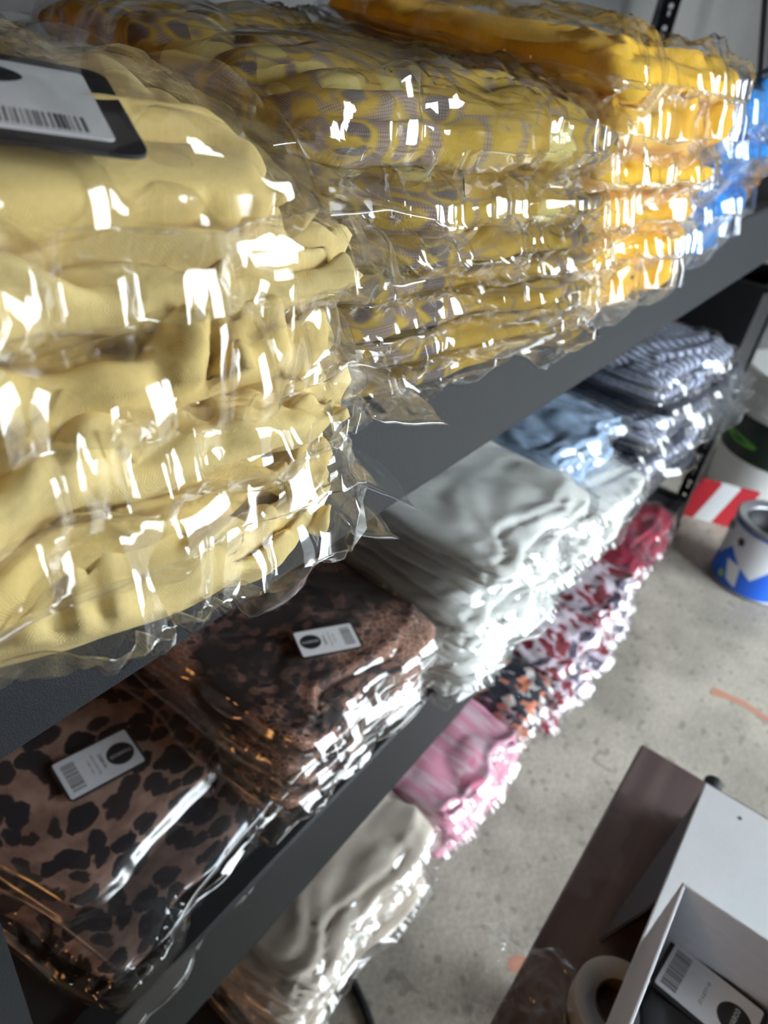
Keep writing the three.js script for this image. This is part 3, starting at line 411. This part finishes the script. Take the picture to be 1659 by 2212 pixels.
{ // paint can on the floor beyond the rack
  const c = document.createElement('canvas'); c.width = 1024; c.height = 256; const x = c.getContext('2d');
  x.fillStyle = '#d8dbe2'; x.fillRect(0, 0, 1024, 256); x.fillStyle = '#1d5fd0'; x.beginPath(); x.moveTo(0, 256); x.lineTo(0, 150); for (let i = 0; i <= 16; i++) x.lineTo(i * 64, 130 + 34 * Math.sin(i * 1.9) + (i % 3) * 12); x.lineTo(1024, 256); x.fill();
  x.fillStyle = '#e4e7ee'; for (let k = 0; k < 5; k++) { x.beginPath(); x.moveTo(170 + k * 205, 150); x.lineTo(240 + k * 205, 150); x.lineTo(255 + k * 205, 240); x.lineTo(205 + k * 205, 225); x.fill(); }
  x.fillStyle = '#a9c83a'; for (let k = 0; k < 4; k++) { x.beginPath(); x.arc(70 + k * 256, 222, 15, 0, 7); x.fill(); }
  x.fillStyle = '#30343c'; for (let k = 0; k < 4; k++) { x.beginPath(); x.arc(92 + k * 256, 62, 17, 0, 7); x.fill(); }
  x.fillStyle = '#1d4fa8'; x.fillRect(0, 0, 1024, 12);
  const t = new THREE.CanvasTexture(c); t.colorSpace = THREE.SRGBColorSpace; t.wrapS = THREE.RepeatWrapping;
  const C = thing('paint_can', 'white and blue paint can standing on the concrete floor', 'paint can', null, [1.775, 0, 0.03], [0, 0.4, 0]), tin = std({ color: 0x9a9ca0, metalness: 0.8, roughness: 0.4 });
  mesh('printed_side', new THREE.CylinderGeometry(0.096, 0.096, 0.165, 64, 1, true).translate(0, 0.0895, 0), std({ map: t, roughness: 0.4 }), C);
  mesh('rim', new THREE.LatheGeometry([[0.074, 0.168], [0.077, 0.166], [0.092, 0.168], [0.0965, 0.172], [0.0985, 0.178], [0.096, 0.182], [0.09, 0.181], [0.086, 0.176], [0.074, 0.176], [0.074, 0.168]].map(([a, b]) => new THREE.Vector2(a, b)), 64), tin, C);
  mesh('bottom_rim', new THREE.LatheGeometry([[0, 0.001], [0.094, 0.001], [0.0985, 0.003], [0.0985, 0.007], [0.096, 0.009], [0, 0.009]].map(([a, b]) => new THREE.Vector2(a, b)), 64), tin, C);
  mesh('inside', new THREE.LatheGeometry([[0, 0.11], [0.073, 0.11], [0.0735, 0.17], [0.0745, 0.17], [0.0745, 0.108], [0, 0.108]].map(([a, b]) => new THREE.Vector2(a, b)), 48), std({ color: 0x2b2c30, roughness: 0.5 }), C);
  for (const s of [-1, 1]) mesh('handle_ear', new THREE.CylinderGeometry(0.012, 0.012, 0.008, 20).rotateX(Math.PI / 2).translate(0, 0.145, s * 0.099), tin, C);
  const B = thing('paint_brush', 'brush with orange brown handle and pale bristles resting in the paint can', 'brush', null, [1.775, 0.13, 0.06], [0.2, 0, 0.72]);
  mesh('handle', new THREE.LatheGeometry([[0, -0.14], [0.008, -0.138], [0.012, -0.1], [0.009, -0.03], [0.013, 0.02], [0.016, 0.05], [0, 0.05]].map(([a, b]) => new THREE.Vector2(a, b)), 20).translate(0, 0.14, 0), std({ color: 0xa9602e, roughness: 0.5 }), B);
  mesh('ferrule', box(0.045, 0.035, 0.016, 0, 0.205, 0, 0.004), tin, B);
  const br = [], r = mulberry(5); for (let i = 0; i < 260; i++) { const a = (r() - 0.5) * 0.042, b = (r() - 0.5) * 0.014; br.push(tube([[a, 0.215, b], [a * 1.3 + (r() - 0.5) * 0.008, 0.245, b * 1.4 + (r() - 0.5) * 0.008], [a * 1.7 + (r() - 0.5) * 0.02, 0.275 + (r() - 0.5) * 0.014, b * 2 + (r() - 0.5) * 0.02]], 0.0006, 4, 3)); }
  const bm = mesh('bristles', mergeGeometries(br), std({ color: 0xd8d6d2, roughness: 0.8 }), B); bm.userData.kind = 'stuff';
}
{ // white bucket with a dark green label
  const c = document.createElement('canvas'); c.width = 512; c.height = 256; const x = c.getContext('2d'); x.fillStyle = '#14261f'; x.fillRect(0, 0, 512, 256); x.fillStyle = '#1c3a2c'; x.beginPath(); x.moveTo(0, 0); x.lineTo(180, 0); x.lineTo(60, 256); x.lineTo(0, 256); x.fill();
  x.fillStyle = '#4e9a2e'; for (let k = 0; k < 4; k++) { x.beginPath(); x.ellipse(70 + k * 128, 150, 34, 26, 0.4, 0, 7); x.fill(); } x.fillStyle = '#17331f'; for (let k = 0; k < 4; k++) { x.beginPath(); x.ellipse(72 + k * 128, 152, 14, 9, 0.4, 0, 7); x.fill(); }
  const t = new THREE.CanvasTexture(c); t.colorSpace = THREE.SRGBColorSpace;
  const B = thing('plastic_bucket', 'large white bucket with dark green label on the floor at far right', 'bucket', null, [2.3, 0, -0.055]), w = std({ color: 0xd6d7d5, roughness: 0.45 });
  mesh('bucket_body', new THREE.LatheGeometry([[0, 0.002], [0.155, 0.002], [0.16, 0.006], [0.176, 0.27], [0.184, 0.275], [0.184, 0.288], [0.178, 0.292], [0.18, 0.315], [0.188, 0.32], [0.188, 0.335], [0.181, 0.34], [0.183, 0.365], [0.187, 0.372], [0.182, 0.376], [0.176, 0.37], [0.168, 0.3], [0.152, 0.01], [0, 0.01]].map(([a, b]) => new THREE.Vector2(a, b)), 72), w, B);
  mesh('label', new THREE.CylinderGeometry(0.1767, 0.1692, 0.125, 72, 1, true).translate(0, 0.2, 0), std({ map: t, roughness: 0.4 }), B).userData.label = 'dark green printed label';
  mesh('lid', new THREE.LatheGeometry([[0, 0.372], [0.172, 0.372], [0.19, 0.378], [0.193, 0.372], [0.193, 0.384], [0.186, 0.39], [0.172, 0.384], [0, 0.382]].map(([a, b]) => new THREE.Vector2(a, b)), 72), w, B);
}
{ // red and white striped board
  const S = thing('striped_board', 'red and white striped board standing in front of the white bucket', 'board', null, [1.985, 0.0, -0.15], [0, 0.35, 0.12]), red = std({ color: 0xb0202c, roughness: 0.5 }), wh = std({ color: 0xc9ccce, roughness: 0.5 });
  const w = 0.05; for (let i = 0; i < 3; i++) { const g = new THREE.Shape(); const z = -0.075 + i * w; g.moveTo(z, 0.0); g.lineTo(z + w - 0.0008, 0.0); g.lineTo(z + w - 0.0008 + 0.03, 0.13); g.lineTo(z + 0.03, 0.13); mesh(i % 2 ? 'white_stripe' : 'red_stripe', new THREE.ExtrudeGeometry(g, { depth: 0.012, bevelEnabled: true, bevelSize: 0.0005, bevelThickness: 0.0005, bevelSegments: 1 }).rotateY(-Math.PI / 2), i % 2 ? wh : red, S); }
}
tag(mesh('power_cable', tube([[0.5, 0.006, -0.62], [0.47, 0.006, -0.4], [0.425, 0.006, -0.23], [0.403, 0.006, -0.17], [0.38, 0.006, -0.125], [0.33, 0.006, -0.06], [0.2, 0.006, 0.02], [0.0, 0.006, 0.05]], 0.0055, 90, 10), std({ color: 0x17181a, roughness: 0.5 })), 'black power cable curving over the floor under the rack', 'cable');
{ // brown woven basket with a beige box inside, on the top shelf beyond the blue bags
  const tan = std({ color: 0x8a6444, roughness: 0.8 }), dk = std({ color: 0x6d4c33, roughness: 0.8 }), B = thing('woven_basket', 'brown woven basket on the top shelf beyond the blue bags', 'basket', null, [1.2, TIERS[2], -0.33]);
  const ring = (k) => { const pts = [], a = 0.13 + 0.0022 * k, b = 0.1 + 0.0022 * k; for (let i = 0; i < 40; i++) { const t = i / 40 * Math.PI * 2, c = Math.cos(t), s = Math.sin(t), q = 0.5; pts.push([Math.sign(c) * Math.abs(c) ** q * a, 0.006 + k * 0.0088 + 0.0012 * (i % 2 ? 1 : -1) * (k % 2 ? 1 : -1), Math.sign(s) * Math.abs(s) ** q * b]); } return tube(pts, 0.0052, 120, 7, true); };
  for (let k = 0; k < 8; k++) mesh('weave_ring', ring(k), k % 2 ? tan : dk, B);
  mesh('base', box(0.25, 0.006, 0.19, 0, 0.004, 0, 0.002), dk, B);
  const C = mesh('beige_box', box(0.2, 0.05, 0.15, 1.2, TIERS[2] + 0.008 + 0.05, -0.33, 0.003), std({ map: sized(faint(rgb(186, 150, 112), 0.08, 51), 0.1), roughness: 0.85 }));
  C.geometry.translate(0, 0.0, 0); tag(C, 'beige cardboard box lying in the brown woven basket', 'box');
}
{ // black bin at the far end of the middle shelf
  const y = TIERS[1], s = std({ color: 0x111214, roughness: 0.5 }), B = thing('black_bin', 'black plastic bin at the far end of the middle shelf', 'bin', null, [1.7, y, -0.33]);
  const o = new THREE.Shape(); o.moveTo(-0.11, -0.14); o.lineTo(0.11, -0.14); o.lineTo(0.11, 0.14); o.lineTo(-0.11, 0.14); const h = new THREE.Path(); h.moveTo(-0.107, -0.137); h.lineTo(0.107, -0.137); h.lineTo(0.107, 0.137); h.lineTo(-0.107, 0.137); o.holes.push(h);
  mesh('bin_wall', new THREE.ExtrudeGeometry(o, { depth: 0.22, bevelEnabled: false }).rotateX(-Math.PI / 2), s, B); mesh('bin_bottom', box(0.214, 0.004, 0.274, 0, 0.003, 0), s, B);
  mesh('bin_rim', new THREE.ExtrudeGeometry((() => { const a = new THREE.Shape(); a.moveTo(-0.118, -0.148); a.lineTo(0.118, -0.148); a.lineTo(0.118, 0.148); a.lineTo(-0.118, 0.148); const p = new THREE.Path(); p.moveTo(-0.1065, -0.1365); p.lineTo(0.1065, -0.1365); p.lineTo(0.1065, 0.1365); p.lineTo(-0.1065, 0.1365); a.holes.push(p); return a; })(), { depth: 0.012, bevelEnabled: false }).rotateX(-Math.PI / 2).translate(0, 0.2205, 0), s, B);
}
{ // black pole leaning in the corner beyond the rack
  const P = thing('black_pole', 'black pole leaning against the grey wall beyond the rack', 'pole', null, [0, 0, 0]), s = std({ color: 0x141416, roughness: 0.45 });
  mesh('shaft', tube([[2.62, 0.012, -0.2], [2.4, 1.05, -0.51], [2.262, 1.7, -0.7]], 0.012, 20, 14), s, P); mesh('end_cap', new THREE.SphereGeometry(0.0165, 20, 14).translate(2.62, 0.0165, -0.2), s, P);
}
scene.traverse((o) => { if (o.isMesh) o.castShadow = o.receiveShadow = true; });
renderer.render(scene, camera);
